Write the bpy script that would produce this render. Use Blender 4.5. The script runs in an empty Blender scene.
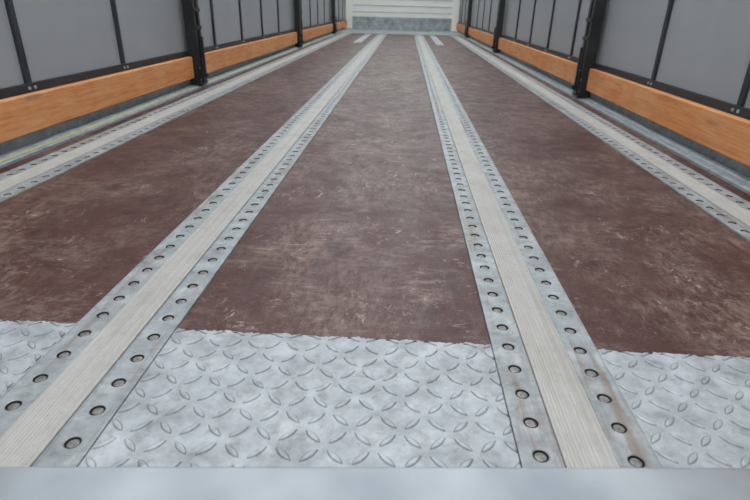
import bpy, random
from math import *
from mathutils import Matrix, Vector
random.seed(4)
S=bpy.context.scene
S.view_settings.view_transform='Standard'
S.view_settings.look='None'
HW=1.24; Y0=0.36; YE=12.7; HT=2.6
RAILS=[(-1.035,.4700),(-.345,.4700),(.345,.4930),(1.035,.4800)]

# ---------------------------------------------------------------- node helpers
def new_mat(name):
    m=bpy.data.materials.new(name); m.use_nodes=True
    nt=m.node_tree; b=nt.nodes['Principled BSDF']
    return m,nt,b
def N(nt,t,**k):
    n=nt.nodes.new(t)
    for a,v in k.items():
        if a in n.inputs: n.inputs[a].default_value=v
        else: setattr(n,a,v)
    return n
def coords(nt,scale=(1,1,1),rot=(0,0,0)):
    tc=N(nt,'ShaderNodeTexCoord'); mp=N(nt,'ShaderNodeMapping')
    mp.inputs['Scale'].default_value=scale; mp.inputs['Rotation'].default_value=rot
    nt.links.new(tc.outputs['Object'],mp.inputs['Vector']); return mp.outputs[0]
def noise(nt,vec,scale,detail=4,rough=.55,dist=0.0):
    n=N(nt,'ShaderNodeTexNoise'); n.inputs['Scale'].default_value=scale
    n.inputs['Detail'].default_value=detail; n.inputs['Roughness'].default_value=rough
    n.inputs['Distortion'].default_value=dist
    nt.links.new(vec,n.inputs['Vector']); return n.outputs[0]
def ramp(nt,fac,stops):
    r=N(nt,'ShaderNodeValToRGB'); e=r.color_ramp.elements
    while len(e)<len(stops): e.new(.5)
    for i,(p,c) in enumerate(stops):
        e[i].position=p
        e[i].color=(c,c,c,1) if isinstance(c,(int,float)) else (*c,1)
    nt.links.new(fac,r.inputs[0]); return r.outputs[0]
def mix(nt,fac,a,b,mode='MIX'):
    m=N(nt,'ShaderNodeMix'); m.data_type='RGBA'; m.blend_type=mode
    for sock,v in ((m.inputs[0],fac),(m.inputs[6],a),(m.inputs[7],b)):
        if isinstance(v,(int,float)): sock.default_value=v
        elif isinstance(v,tuple): sock.default_value=(*v,1)
        else: nt.links.new(v,sock)
    return m.outputs[2]
def math_(nt,op,a,b=None):
    m=N(nt,'ShaderNodeMath'); m.operation=op
    for i,v in enumerate((a,b)):
        if v is None: continue
        if isinstance(v,(int,float)): m.inputs[i].default_value=v
        else: nt.links.new(v,m.inputs[i])
    return m.outputs[0]
def bump(nt,b,h,strength=.3,dist=.002):
    n=N(nt,'ShaderNodeBump'); n.inputs['Strength'].default_value=strength; n.inputs['Distance'].default_value=dist
    nt.links.new(h,n.inputs['Height']); nt.links.new(n.outputs[0],b.inputs['Normal'])
def srgb(r,g,b):
    f=lambda c:(c/255/12.92) if c/255<=.04045 else ((c/255+.055)/1.055)**2.4
    return (f(r),f(g),f(b))
def L(nt,a,b): nt.links.new(a,b)

# ---------------------------------------------------------------- materials
def plywood():
    m,nt,b=new_mat('brown_phenolic_plywood')
    v=coords(nt)
    base=ramp(nt,noise(nt,v,2.3,5,.6),[(.3,srgb(64,31,28)),(.7,srgb(80,42,37))])
    g1=noise(nt,coords(nt,(260,24,1)),1,2); g2=noise(nt,coords(nt,(24,260,1)),1,2)
    base=mix(nt,.28,base,mix(nt,g1,srgb(34,16,14),srgb(108,68,60)))
    base=mix(nt,.24,base,mix(nt,g2,srgb(34,16,14),srgb(108,68,60)))
    MU=lambda a,c:math_(nt,'MULTIPLY',a,c)
    big=ramp(nt,noise(nt,coords(nt,(1,.6,1)),3.0,6,.65,.5),[(.45,0),(.60,1)])
    fx=ramp(nt,noise(nt,coords(nt,(1,.4,1)),55,8,.78,.5),[(.44,0),(.62,1)])
    fy=ramp(nt,noise(nt,coords(nt,(.35,1,1),(0,0,.12)),55,8,.78,.5),[(.46,0),(.64,1)])
    fi=ramp(nt,noise(nt,v,150,6,.8),[(.46,0),(.60,1)])
    c=mix(nt,MU(MU(big,fx),.72),base,srgb(146,125,114))
    big2=ramp(nt,noise(nt,coords(nt,(.8,.8,1),(0,0,.4)),4.3,6,.7,.8),[(.48,0),(.62,1)])
    c=mix(nt,MU(MU(big2,fy),.78),c,srgb(156,136,125))
    c=mix(nt,MU(fi,.17),c,srgb(140,114,103))
    sp=ramp(nt,noise(nt,coords(nt,(1,.5,1),(0,0,.5)),48,8,.8,1.2),[(.56,0),(.62,1)])
    sp2=ramp(nt,noise(nt,coords(nt,(.45,1,1),(0,0,.2)),48,8,.8,1.2),[(.57,0),(.63,1)])
    pm=ramp(nt,noise(nt,coords(nt,(1,1,1),(0,0,1.)),6.5,6,.72),[(.51,0),(.60,1)])
    pm2=ramp(nt,noise(nt,coords(nt,(1,1,1),(0,0,2.)),5.5,6,.72),[(.52,0),(.61,1)])
    c=mix(nt,MU(MU(sp,pm),.85),c,srgb(186,168,160))
    c=mix(nt,MU(MU(sp2,pm2),.8),c,srgb(186,168,160))
    for ang,sc,th in ((-.5,(60,5,1),.72),(1.1,(65,5,1),.72),(1.45,(90,6,1),.71),(.15,(80,4,1),.72)):
        s=ramp(nt,noise(nt,coords(nt,sc,(0,0,ang)),1,5,.75,.8),[(th-.02,0),(th,1)])
        c=mix(nt,MU(s,.5),c,srgb(176,154,144))
    dk=ramp(nt,noise(nt,v,8,7,.75),[(.32,1),(.46,0)])
    c=mix(nt,MU(dk,.6),c,srgb(34,17,15))
    L(nt,c,b.inputs['Base Color'])
    r=ramp(nt,noise(nt,v,12,6,.7),[(.3,.32),(.7,.6)]); L(nt,r,b.inputs['Roughness'])
    b.inputs['Specular IOR Level'].default_value=.42
    bump(nt,b,math_(nt,'ADD',g1,g2),.3,.0008)
    return m
def galv(name,c0,c1,c2,metal=.35,rough=.45,dirt=srgb(120,105,92),dirtamt=.5,scale=1.,streak=0):
    m,nt,b=new_mat(name); v=coords(nt)
    c=ramp(nt,noise(nt,v,18*scale,6,.65),[(.3,c0),(.55,c1),(.75,c2)])
    vor=N(nt,'ShaderNodeTexVoronoi'); vor.inputs['Scale'].default_value=90*scale; L(nt,v,vor.inputs['Vector'])
    bw=N(nt,'ShaderNodeRGBToBW'); L(nt,vor.outputs['Color'],bw.inputs[0])
    c=mix(nt,.15,c,bw.outputs[0],'SOFT_LIGHT')
    d=ramp(nt,noise(nt,v,42*scale,7,.7,.4),[(.52,0),(.70,1)])
    c=mix(nt,math_(nt,'MULTIPLY',d,dirtamt),c,dirt)
    if streak:
        d=ramp(nt,noise(nt,coords(nt,(14,1.2,1)),2.2,6,.7,.3),[(.54,0),(.70,1)])
        c=mix(nt,math_(nt,'MULTIPLY',d,streak),c,srgb(130,98,66))
    L(nt,c,b.inputs['Base Color']); b.inputs['Metallic'].default_value=metal
    r=ramp(nt,noise(nt,v,30*scale,4),[(.3,rough-.08),(.7,rough+.12)]); L(nt,r,b.inputs['Roughness'])
    bump(nt,b,noise(nt,v,150*scale,5,.65),.35,.001)
    return m
def simple(name,col,rough=.5,metal=0,var=.15,scale=8,spec=.5):
    m,nt,b=new_mat(name); v=coords(nt)
    n=noise(nt,v,scale,5,.6)
    dk=tuple(c*(1-var) for c in col); lt=tuple(min(1,c*(1+var)) for c in col)
    L(nt,ramp(nt,n,[(.3,dk),(.7,lt)]),b.inputs['Base Color'])
    b.inputs['Roughness'].default_value=rough; b.inputs['Metallic'].default_value=metal
    b.inputs['Specular IOR Level'].default_value=spec
    return m
def pine():
    m,nt,b=new_mat('pine_timber')
    v=coords(nt,(8,1.1,22)); n=noise(nt,v,3,5,.6,1.4)
    c=ramp(nt,n,[(.25,srgb(172,88,38)),(.45,srgb(212,128,66)),(.62,srgb(230,156,96)),(.8,srgb(182,96,44))])
    vor=N(nt,'ShaderNodeTexVoronoi'); vor.inputs['Scale'].default_value=1.0
    L(nt,coords(nt,(5,2.6,14)),vor.inputs['Vector'])
    k=ramp(nt,vor.outputs['Distance'],[(.07,1),(.16,0)])
    c=mix(nt,math_(nt,'MULTIPLY',k,.75),c,srgb(104,48,26))
    g=noise(nt,coords(nt,(60,3,160)),1,3,.6)
    c=mix(nt,.3,c,mix(nt,g,srgb(146,70,28),srgb(242,182,118)))
    bl=ramp(nt,noise(nt,coords(nt,(1,2.2,3)),1.6,5,.65),[(.42,0),(.62,1)])
    c=mix(nt,math_(nt,'MULTIPLY',bl,.35),c,srgb(226,178,132))
    L(nt,c,b.inputs['Base Color']); b.inputs['Roughness'].default_value=.55
    bump(nt,b,g,.2,.001); return m
def slat_mat():
    m,nt,b=new_mat('grooved_pale_slat')
    g=noise(nt,coords(nt,(520,.6,1)),1,3,.5)
    c=ramp(nt,g,[(.25,srgb(172,167,161)),(.5,srgb(192,188,182)),(.75,srgb(205,201,196))])
    d=ramp(nt,noise(nt,coords(nt,(3,1.6,1)),5,8,.75),[(.44,0),(.72,1)])
    c=mix(nt,math_(nt,'MULTIPLY',d,.42),c,srgb(146,132,124))
    sp=ramp(nt,noise(nt,coords(nt,(1,.7,1)),110,6,.75),[(.56,0),(.68,1)])
    c=mix(nt,math_(nt,'MULTIPLY',sp,.4),c,srgb(154,145,138))
    L(nt,c,b.inputs['Base Color']); b.inputs['Roughness'].default_value=.55
    b.inputs['Metallic'].default_value=.15
    bump(nt,b,g,.15,.001); return m
def sill_mat():
    m,nt,b=new_mat('rear_sill_steel'); v=coords(nt)
    c=ramp(nt,noise(nt,v,9,2,.4),[(.3,srgb(150,156,163)),(.7,srgb(188,193,197))])
    sx=N(nt,'ShaderNodeSeparateXYZ'); L(nt,v,sx.inputs[0])
    mr=math_(nt,'ADD',math_(nt,'MULTIPLY',sx.outputs[0],.5),.5)
    st=ramp(nt,mr,[(.0,1),(.325,1),(.35,0),(.66,0),(.72,.45),(.74,.45),(.78,1),(1,1)])
    d=math_(nt,'MULTIPLY',st,ramp(nt,noise(nt,v,3.2,2,.4),[(.2,.4),(.7,1)]))
    c=mix(nt,math_(nt,'MULTIPLY',d,.7),c,srgb(120,104,98))
    L(nt,c,b.inputs['Base Color']); b.inputs['Roughness'].default_value=.5; b.inputs['Metallic'].default_value=.2
    return m
def translucent():
    m,nt,b=new_mat('translucent_roof_tarpaulin')
    t=N(nt,'ShaderNodeBsdfTranslucent'); t.inputs[0].default_value=(.88,.91,.93,1)
    d=N(nt,'ShaderNodeBsdfDiffuse'); d.inputs[0].default_value=(.85,.85,.85,1)
    x=N(nt,'ShaderNodeMixShader'); x.inputs[0].default_value=.25
    L(nt,t.outputs[0],x.inputs[1]); L(nt,d.outputs[0],x.inputs[2])
    L(nt,x.outputs[0],nt.nodes['Material Output'].inputs['Surface']); return m
M_ply=plywood()
M_tread=galv('white_worn_tread_steel',srgb(150,153,156),srgb(182,185,188),srgb(204,206,208),.08,.5,srgb(128,121,116),.6)
M_lugshade=galv('tread_lug_shaded_side',srgb(112,116,120),srgb(142,146,150),srgb(176,180,183),.2,.42,srgb(94,86,80),.5)  # lug sides: shading painted in as a darker tone than the tops, plus grime
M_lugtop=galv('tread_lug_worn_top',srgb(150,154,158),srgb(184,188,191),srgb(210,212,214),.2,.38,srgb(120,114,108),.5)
M_galv=galv('galvanised_strip_steel',srgb(142,146,148),srgb(170,174,176),srgb(196,199,199),.22,.5,srgb(112,98,84),.5,1,.65)
M_rave=galv('galvanised_side_rave',srgb(134,142,146),srgb(156,164,168),srgb(184,189,192),.2,.55,srgb(120,118,108),.4)
M_dirt=galv('hole_plug_bolt_head',srgb(112,108,104),srgb(150,146,142),srgb(190,186,182),.5,.4,srgb(70,60,54),.6,6)
M_dark=simple('black_rubber_joint',srgb(34,30,29),.8)
M_slat=slat_mat(); M_pine=pine(); M_sill=sill_mat(); M_roof=translucent()
M_curt=simple('grey_curtain_panel',srgb(156,158,160),.5,0,.06,2)
M_trim=simple('charcoal_panel_trim',srgb(44,47,53),.45,0,.15,12)
M_post=simple('black_post_steel',srgb(42,43,45),.42,.3,.3,14)
M_bolt=simple('zinc_bolt',srgb(190,192,196),.35,.7,.1,30)
M_white=simple('white_bulkhead_panel',srgb(246,244,237),.45,0,.03,3)
M_kick=galv('bulkhead_kickplate',srgb(130,138,140),srgb(172,178,180),srgb(210,213,213),.2,.45,srgb(96,98,98),.6,.35)
M_yel=simple('yellowish_paint_line',srgb(196,192,140),.6,0,.2,20)
M_under=simple('chassis_underside',srgb(60,60,62),.7)

# ---------------------------------------------------------------- mesh builder
class B:
    def __init__(s): s.v=[];s.f=[];s.m=[];s.sm=[]
    def face(s,pts,mi=0,sm=False):
        i=len(s.v); s.v+=pts; s.f.append(tuple(range(i,i+len(pts)))); s.m.append(mi); s.sm.append(sm)
    def box(s,x0,x1,y0,y1,z0,z1,mi=0,bv=0):
        if bv<=0:
            i=len(s.v)
            s.v+=[(x,y,z) for z in(z0,z1) for y in(y0,y1) for x in(x0,x1)]
            for q in ((0,2,3,1),(4,5,7,6),(0,1,5,4),(2,6,7,3),(0,4,6,2),(1,3,7,5)):
                s.f.append(tuple(i+k for k in q)); s.m.append(mi); s.sm.append(False)
            return
        P=[(x0+bv,z0),(x1-bv,z0),(x1,z0+bv),(x1,z1-bv),(x1-bv,z1),(x0+bv,z1),(x0,z1-bv),(x0,z0+bv)]
        s.extrude(P,y0,y1,mi)
    def extrude(s,P,y0,y1,mi=0,sm=False):
        n=len(P); i=len(s.v)
        s.v+=[(x,y0,z) for x,z in P]+[(x,y1,z) for x,z in P]
        for k in range(n):
            s.f.append((i+k,i+(k+1)%n,i+n+(k+1)%n,i+n+k)); s.m.append(mi); s.sm.append(sm)
        s.f.append(tuple(i+k for k in range(n-1,-1,-1))); s.m.append(mi); s.sm.append(False)
        s.f.append(tuple(i+n+k for k in range(n))); s.m.append(mi); s.sm.append(False)
    def cyl(s,c,ax,r,h,mi=0,n=12):
        a=Vector(ax); t=a.orthogonal().normalized(); u=a.cross(t)
        i=len(s.v)
        for hh in(0,h):
            for k in range(n):
                w=2*pi*k/n; o=t*cos(w)*r+u*sin(w)*r; s.v.append(tuple(Vector(c)+o+a*hh))
        for k in range(n):
            s.f.append((i+k,i+(k+1)%n,i+n+(k+1)%n,i+n+k)); s.m.append(mi); s.sm.append(True)
        s.f.append(tuple(i+k for k in range(n-1,-1,-1))); s.m.append(mi); s.sm.append(False)
        s.f.append(tuple(i+n+k for k in range(n))); s.m.append(mi); s.sm.append(False)
    def make(s,name,mats,parent=None,recalc=False):
        me=bpy.data.meshes.new(name)
        me.from_pydata(s.v,[],s.f)
        for m in mats: me.materials.append(m)
        me.polygons.foreach_set('material_index',s.m)
        me.polygons.foreach_set('use_smooth',s.sm); me.update()
        if recalc:
            import bmesh
            bm=bmesh.new(); bm.from_mesh(me); bmesh.ops.recalc_face_normals(bm,faces=bm.faces); bm.to_mesh(me); bm.free()
        o=bpy.data.objects.new(name,me); S.collection.objects.link(o)
        if parent: o.parent=parent
        return o
def empty(name):
    o=bpy.data.objects.new(name,None); S.collection.objects.link(o); return o

RH=.083   # rail half width
YR=10.9   # rails end, transverse plate begins
# ---------------------------------------------------------------- floor
f=B()
edges=[-HW-.03]+sum([[r-RH-.0025,r+RH+.0025] for r,_ in RAILS],[])+[HW+.03]
for i in range(0,len(edges),2):
    f.box(edges[i],edges[i+1],Y0,YE+.05,-.028,0,0)
f.box(-HW-.03,HW+.03,Y0,YE+.05,-.12,-.03,1)
f.make('floor',[M_ply,M_under])

# ---------------------------------------------------------------- perforated rails with grooved slat
def rail(xc,ph):
    e=empty('perforated_floor_rail'); step=.0573; r=.0100; ya=.40; ye=YR
    b=B(); zt=.0025
    for side in(-1,1):
        xi,xo=xc+side*.0345,xc+side*RH
        x0,x1=min(xi,xo),max(xi,xo); cx=xc+side*.0575
        k=int(floor((ya-ph)/step))
        while True:
            cy=ph+k*step; k+=1
            y0,y1=cy-step/2,cy+step/2
            if y0>ye: break
            nn=16 if cy<9 else 8
            out=[]
            for q in range(nn):
                w=2*pi*(q+.5)/nn; c_,s_=cos(w),sin(w)
                hx=(x1-cx) if c_>0 else (cx-x0); hy=step/2
                t=min(hx/abs(c_) if abs(c_)>1e-6 else 9,hy/abs(s_) if abs(s_)>1e-6 else 9)
                out.append((cx+c_*t,cy+s_*t,zt))
            ring=lambda rr,z:[(cx+cos(2*pi*(q+.5)/nn)*rr,cy+sin(2*pi*(q+.5)/nn)*rr,z) for q in range(nn)]
            # chamfer, hole wall, dark annular gap, domed bolt head
            A=ring(r*1.18,zt); C=ring(r,zt-.0014); D=ring(r*.97,zt-.0052); E=ring(r*.76,zt-.0048); F=ring(r*.72,zt-.0028); G=ring(r*.40,zt-.0020)
            i=len(b.v); b.v+=out+A+C+D+E+F+G
            for q in range(nn):
                q2=(q+1)%nn
                for l,mi in ((0,0),(1,0),(2,2),(3,2),(4,2),(5,1)):
                    b.f.append((i+l*nn+q,i+l*nn+q2,i+(l+1)*nn+q2,i+(l+1)*nn+q)); b.m.append(mi); b.sm.append(False)
            b.f.append(tuple(i+6*nn+q for q in range(nn))); b.m.append(1); b.sm.append(False)
            for sx,sy in((x0,y0),(x1,y0),(x1,y1),(x0,y1)):
                ang=atan2(sy-cy,sx-cx)
                qa=int(floor((ang/(2*pi))*nn-.5))%nn; qb=(qa+1)%nn
                b.face([out[qa],(sx,sy,zt),out[qb]],0)
        for xx in(x0,x1):
            b.box(xx-.0012,xx+.0012,ya,ye,-.01,zt+.0008,0)
    b.box(xc-RH-.0024,xc+RH+.0024,ya,ye,-.029,-.012,2)
    b.make('perforated_strips',[M_galv,M_dirt,M_dark],e)
    s=B(); w=.0322; zt2=.0055; nr=13; top=[]
    pw=2*w/nr
    for k in range(nr):
        a=xc-w+k*pw
        top+=[(a+pw*.05,zt2-.0007),(a+pw*.2,zt2),(a+pw*.8,zt2),(a+pw*.95,zt2-.0007)]
    P=[(xc-w,-.01),(xc+w,-.01)]+top[::-1]
    s.extrude(P,ya,ye,0)
    s.make('grooved_slat',[M_slat],e)
for xc,ph in RAILS: rail(xc,ph)

# ---------------------------------------------------------------- tread plate
t=B(); YP=.726; YF=.40
def jit(x,amp):
    return amp*(sin(x*61)+.7*sin(x*143+1.3)+.5*sin(x*317+.4)+.5*sin(x*711+2))/2
spans=[(edges[i],edges[i+1]) for i in range(0,len(edges),2)]
spans[0]=(-1.165,spans[0][1]); spans[-1]=(spans[-1][0],1.165)
PT=.0022
for a,c in spans:
    n=max(4,int((c-a)/.003))
    xs=[a+(c-a)*k/n for k in range(n+1)]
    i=len(t.v)
    for x in xs:
        ye=YP+jit(x,.0035)+random.uniform(-.0014,.0014)
        t.v+=[(x,YF,PT),(x,ye-.002,PT),(x,ye,.0002)]
    for k in range(n):
        q=i+3*k
        for l in(0,1):
            t.f.append((q+l,q+3+l,q+4+l,q+1+l)); t.m.append(0); t.sm.append(False)
    sp=.0315
    nx=int((c-a)/sp)+2
    for ii in range(-1,nx+1):
        for jj in range(-1,13):
            lx=a+.012+ii*sp; ly=YF+.008+jj*sp
            sg=1 if (ii+jj)%2==0 else -1
            ang=sg*radians(45)+radians(2); Lh=.0150; Wh=.0050; hh=.0023
            m=14; pts=[]
            for q in range(m):
                w=2*pi*q/m; cx_=cos(w); sy_=sin(w)
                pts.append((Lh*cx_,Wh*sy_*(1-.45*cx_*cx_)))
            ca,sa=cos(ang),sin(ang)
            def T(ex,ey,z):
                x=lx+ex*ca-ey*sa; y=ly+ex*sa+ey*ca
                return (min(max(x,a+.0008),c-.0008),min(max(y,YF),YP-.005),z)
            if not(a-.008<lx<c+.008 and YF-.006<ly<YP+.002): continue
            base=len(t.v)
            t.v+=[T(ex,ey,PT-.0001) for ex,ey in pts]+[T(ex*.84,ey*.66,PT+hh*.7) for ex,ey in pts]+[T(ex*.5,ey*.3,PT+hh*.96) for ex,ey in pts]+[T(0,0,PT+hh)]
            for q in range(m):
                q2=(q+1)%m
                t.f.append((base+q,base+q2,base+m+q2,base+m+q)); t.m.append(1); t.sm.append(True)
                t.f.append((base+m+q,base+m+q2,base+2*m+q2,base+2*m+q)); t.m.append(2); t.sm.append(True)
                t.f.append((base+2*m+q,base+2*m+q2,base+3*m)); t.m.append(2); t.sm.append(True)
t.make('tread_plate',[M_tread,M_lugshade,M_lugtop])

# ---------------------------------------------------------------- rear sill (threshold plate, set slightly askew)
s=B(); k=.0745; yb=.4490
def sl(x): return yb+k*x
zt=.0075
P=lambda x,dy,z:(x,sl(x)+dy,z)
prof=[(0,.0062),(-.003,zt),(-.17,zt),(-.18,zt-.006),(-.18,-.14),(-.15,-.14),(-.15,.0056)]
a,c=-1.16,1.16
i=len(s.v); s.v+=[P(a,d,z) for d,z in prof]+[P(c,d,z) for d,z in prof]; m=len(prof)
for q in range(m):
    s.f.append((i+q,i+(q+1)%m,i+m+(q+1)%m,i+m+q)); s.m.append(0); s.sm.append(False)
s.f.append(tuple(range(i,i+m))); s.m.append(0); s.sm.append(False)
s.f.append(tuple(range(i+2*m-1,i+m-1,-1))); s.m.append(0); s.sm.append(False)
s.make('rear_sill',[M_sill],recalc=True)

# ---------------------------------------------------------------- side raves
for sg in(-1,1):
    b=B()
    P=[(1.168,.0),(1.168,.009),(1.174,.012),(1.205,.012),(1.210,.018),(1.226,.020),(1.226,0)]
    P=[(sg*x,z) for x,z in P]
    b.extrude(P,Y0+.1,YE-.01,0)
    if sg<0: b.box(-1.203,-1.186,Y0+.1,YE-.02,.0118,.0128,1)
    b.make('side_rave_rail',[M_rave,M_yel],recalc=True)

# ---------------------------------------------------------------- side walls
POSTS=[3.42,6.82,10.2]
for sg,nm in((-1,'wall_left'),(1,'wall_right')):
    b=B(); X=lambda a,c:(min(sg*a,sg*c),max(sg*a,sg*c))
    b.box(*X(1.25,1.28),Y0,YE+.04,.0,HT,0)
    b.box(*X(1.234,1.25),Y0,YE,.186,.216,1)
    b.box(*X(1.238,1.25),Y0,YE,.0,.186,2)
    for st in(0,3.4,6.8,10.2):
        for dy in(.54,1.22,1.90,2.60):
            y=st+dy
            if y<Y0+.05 or y>YE-.1: continue
            b.box(*X(1.238,1.25),y-.013,y+.013,.216,HT-.1,1)
            for oy in(-.016,.016):
                b.cyl((sg*1.234,y+oy,.201),(-sg,0,0),.006,.004,3,10)
    b.make(nm,[M_curt,M_trim,M_rave,M_bolt])

# ---------------------------------------------------------------- timber boards
ends=[Y0+.02]+POSTS+[YE-.12]
for sg in(-1,1):
    for i in range(len(ends)-1):
        b=B(); y0=ends[i]+(.06 if i else 0); y1=ends[i+1]-(.06 if i<len(ends)-2 else 0)
        xa,xb=sorted((sg*1.198,sg*1.228))
        b.box(xa,xb,y0,y1,.062,.188,0,.004)
        b.make('timber_side_board',[M_pine],recalc=True)

# ---------------------------------------------------------------- posts
def post(sg,y):
    e=empty('curtain_post')
    b=B(); X=lambda a,c:(min(sg*a,sg*c),max(sg*a,sg*c))
    b.box(*X(1.205,1.228),y-.048,y+.048,.02,HT-.08)
    b.box(*X(1.165,1.205),y-.048,y-.036,.02,HT-.08)
    b.box(*X(1.165,1.205),y+.036,y+.048,.02,HT-.08)
    b.box(*X(1.165,1.172),y-.036,y-.014,.02,HT-.08)
    b.box(*X(1.165,1.172),y+.014,y+.036,.02,HT-.08)
    b.make('channel',[M_post],e)
    c=B()
    c.box(*X(1.155,1.228),y-.056,y+.056,.020,.034)
    c.box(*X(1.150,1.172),y-.024,y+.024,.034,.17)
    c.box(*X(1.142,1.152),y-.010,y+.010,.06,.30)
    c.cyl((sg*1.14,y-.02,.075),(0,1,0),.012,.04,0)
    for z in(.34,.44,.75,.85,1.3,1.4,1.9,2.0):
        c.box(*X(1.158,1.166),y-.05,y+.05,z,z+.02)
    c.make('lock_fittings',[M_post],e)
    d=B()
    for oy in(-.042,.042):
        for z in(.05,.12): d.cyl((sg*1.165,y+oy,z),(-sg,0,0),.005,.004)
    d.make('bolts',[M_bolt],e)
for y in POSTS:
    for sg in(-1,1): post(sg,y)

# ---------------------------------------------------------------- front bulkhead
b=B()
b.box(-HW-.04,HW+.04,YE,YE+.04,0,HT,0)
z=.36
while z<HT-.1:
    b.box(-HW+.13,HW-.13,YE-.012,YE,z,z+.010,2); z+=.13
b.box(-HW+.02,HW-.02,YE-.02,YE,.0,.27,1)
b.box(-HW+.06,HW-.06,YE-.03,YE-.018,.27,.30,0)
b.box(-HW+.08,HW-.08,YR+.02,YE-.02,.0005,.012,1)
for sg in(-1,1):
    x0,x1=sorted((sg*1.09,sg*1.232)); b.box(x0,x1,YE-.09,YE,.022,HT-.05,0)
b.make('wall_front',[M_white,M_kick,M_rave])
for sg in(-1,1):
    b=B(); x0,x1=sorted((sg*.55,sg*.66)); b.box(x0,x1,8.2,YR,.0,.003); b.make('floor_wear_plate',[M_tread])

# ---------------------------------------------------------------- ceiling with roof bows
b=B(); b.box(-HW-.04,HW+.04,Y0,YE+.04,HT,HT+.01,0); b.make('ceiling',[M_roof])
b=B(); y=1.0
while y<YE-.2: b.box(-HW,HW,y-.02,y+.02,HT-.05,HT-.005); y+=.7
b.make('roof_bows',[M_rave])

# ---------------------------------------------------------------- light
w=bpy.data.worlds.new('overcast_sky'); S.world=w; w.use_nodes=True
bg=w.node_tree.nodes['Background']; bg.inputs[0].default_value=(.90,.95,1,1); bg.inputs[1].default_value=1.25
su=bpy.data.lights.new('sun','SUN'); su.energy=11.3; su.angle=radians(8); su.color=(1,.98,.95)
so=bpy.data.objects.new('sun',su); S.collection.objects.link(so); so.rotation_euler=(radians(-20),radians(12),0); so.location=(0,0,6)

# ---------------------------------------------------------------- camera
psi,pit,rol,foc=.0442,.4334,.0255,528.44
F=Vector((-sin(psi)*cos(pit),cos(psi)*cos(pit),-sin(pit))); R0=Vector((cos(psi),sin(psi),0)); U0=R0.cross(F)
R=cos(rol)*R0+sin(rol)*U0; U=-sin(rol)*R0+cos(rol)*U0
cd=bpy.data.cameras.new('camera'); co=bpy.data.objects.new('camera',cd); S.collection.objects.link(co)
m=Matrix((R,U,-F)).transposed().to_4x4(); m.translation=Vector((.0994,0,.4979)); co.matrix_world=m
cd.sensor_width=36; cd.lens=foc/750*36; cd.clip_start=.01
cd.dof.use_dof=True; cd.dof.focus_distance=1.2; cd.dof.aperture_fstop=7.0
S.camera=co
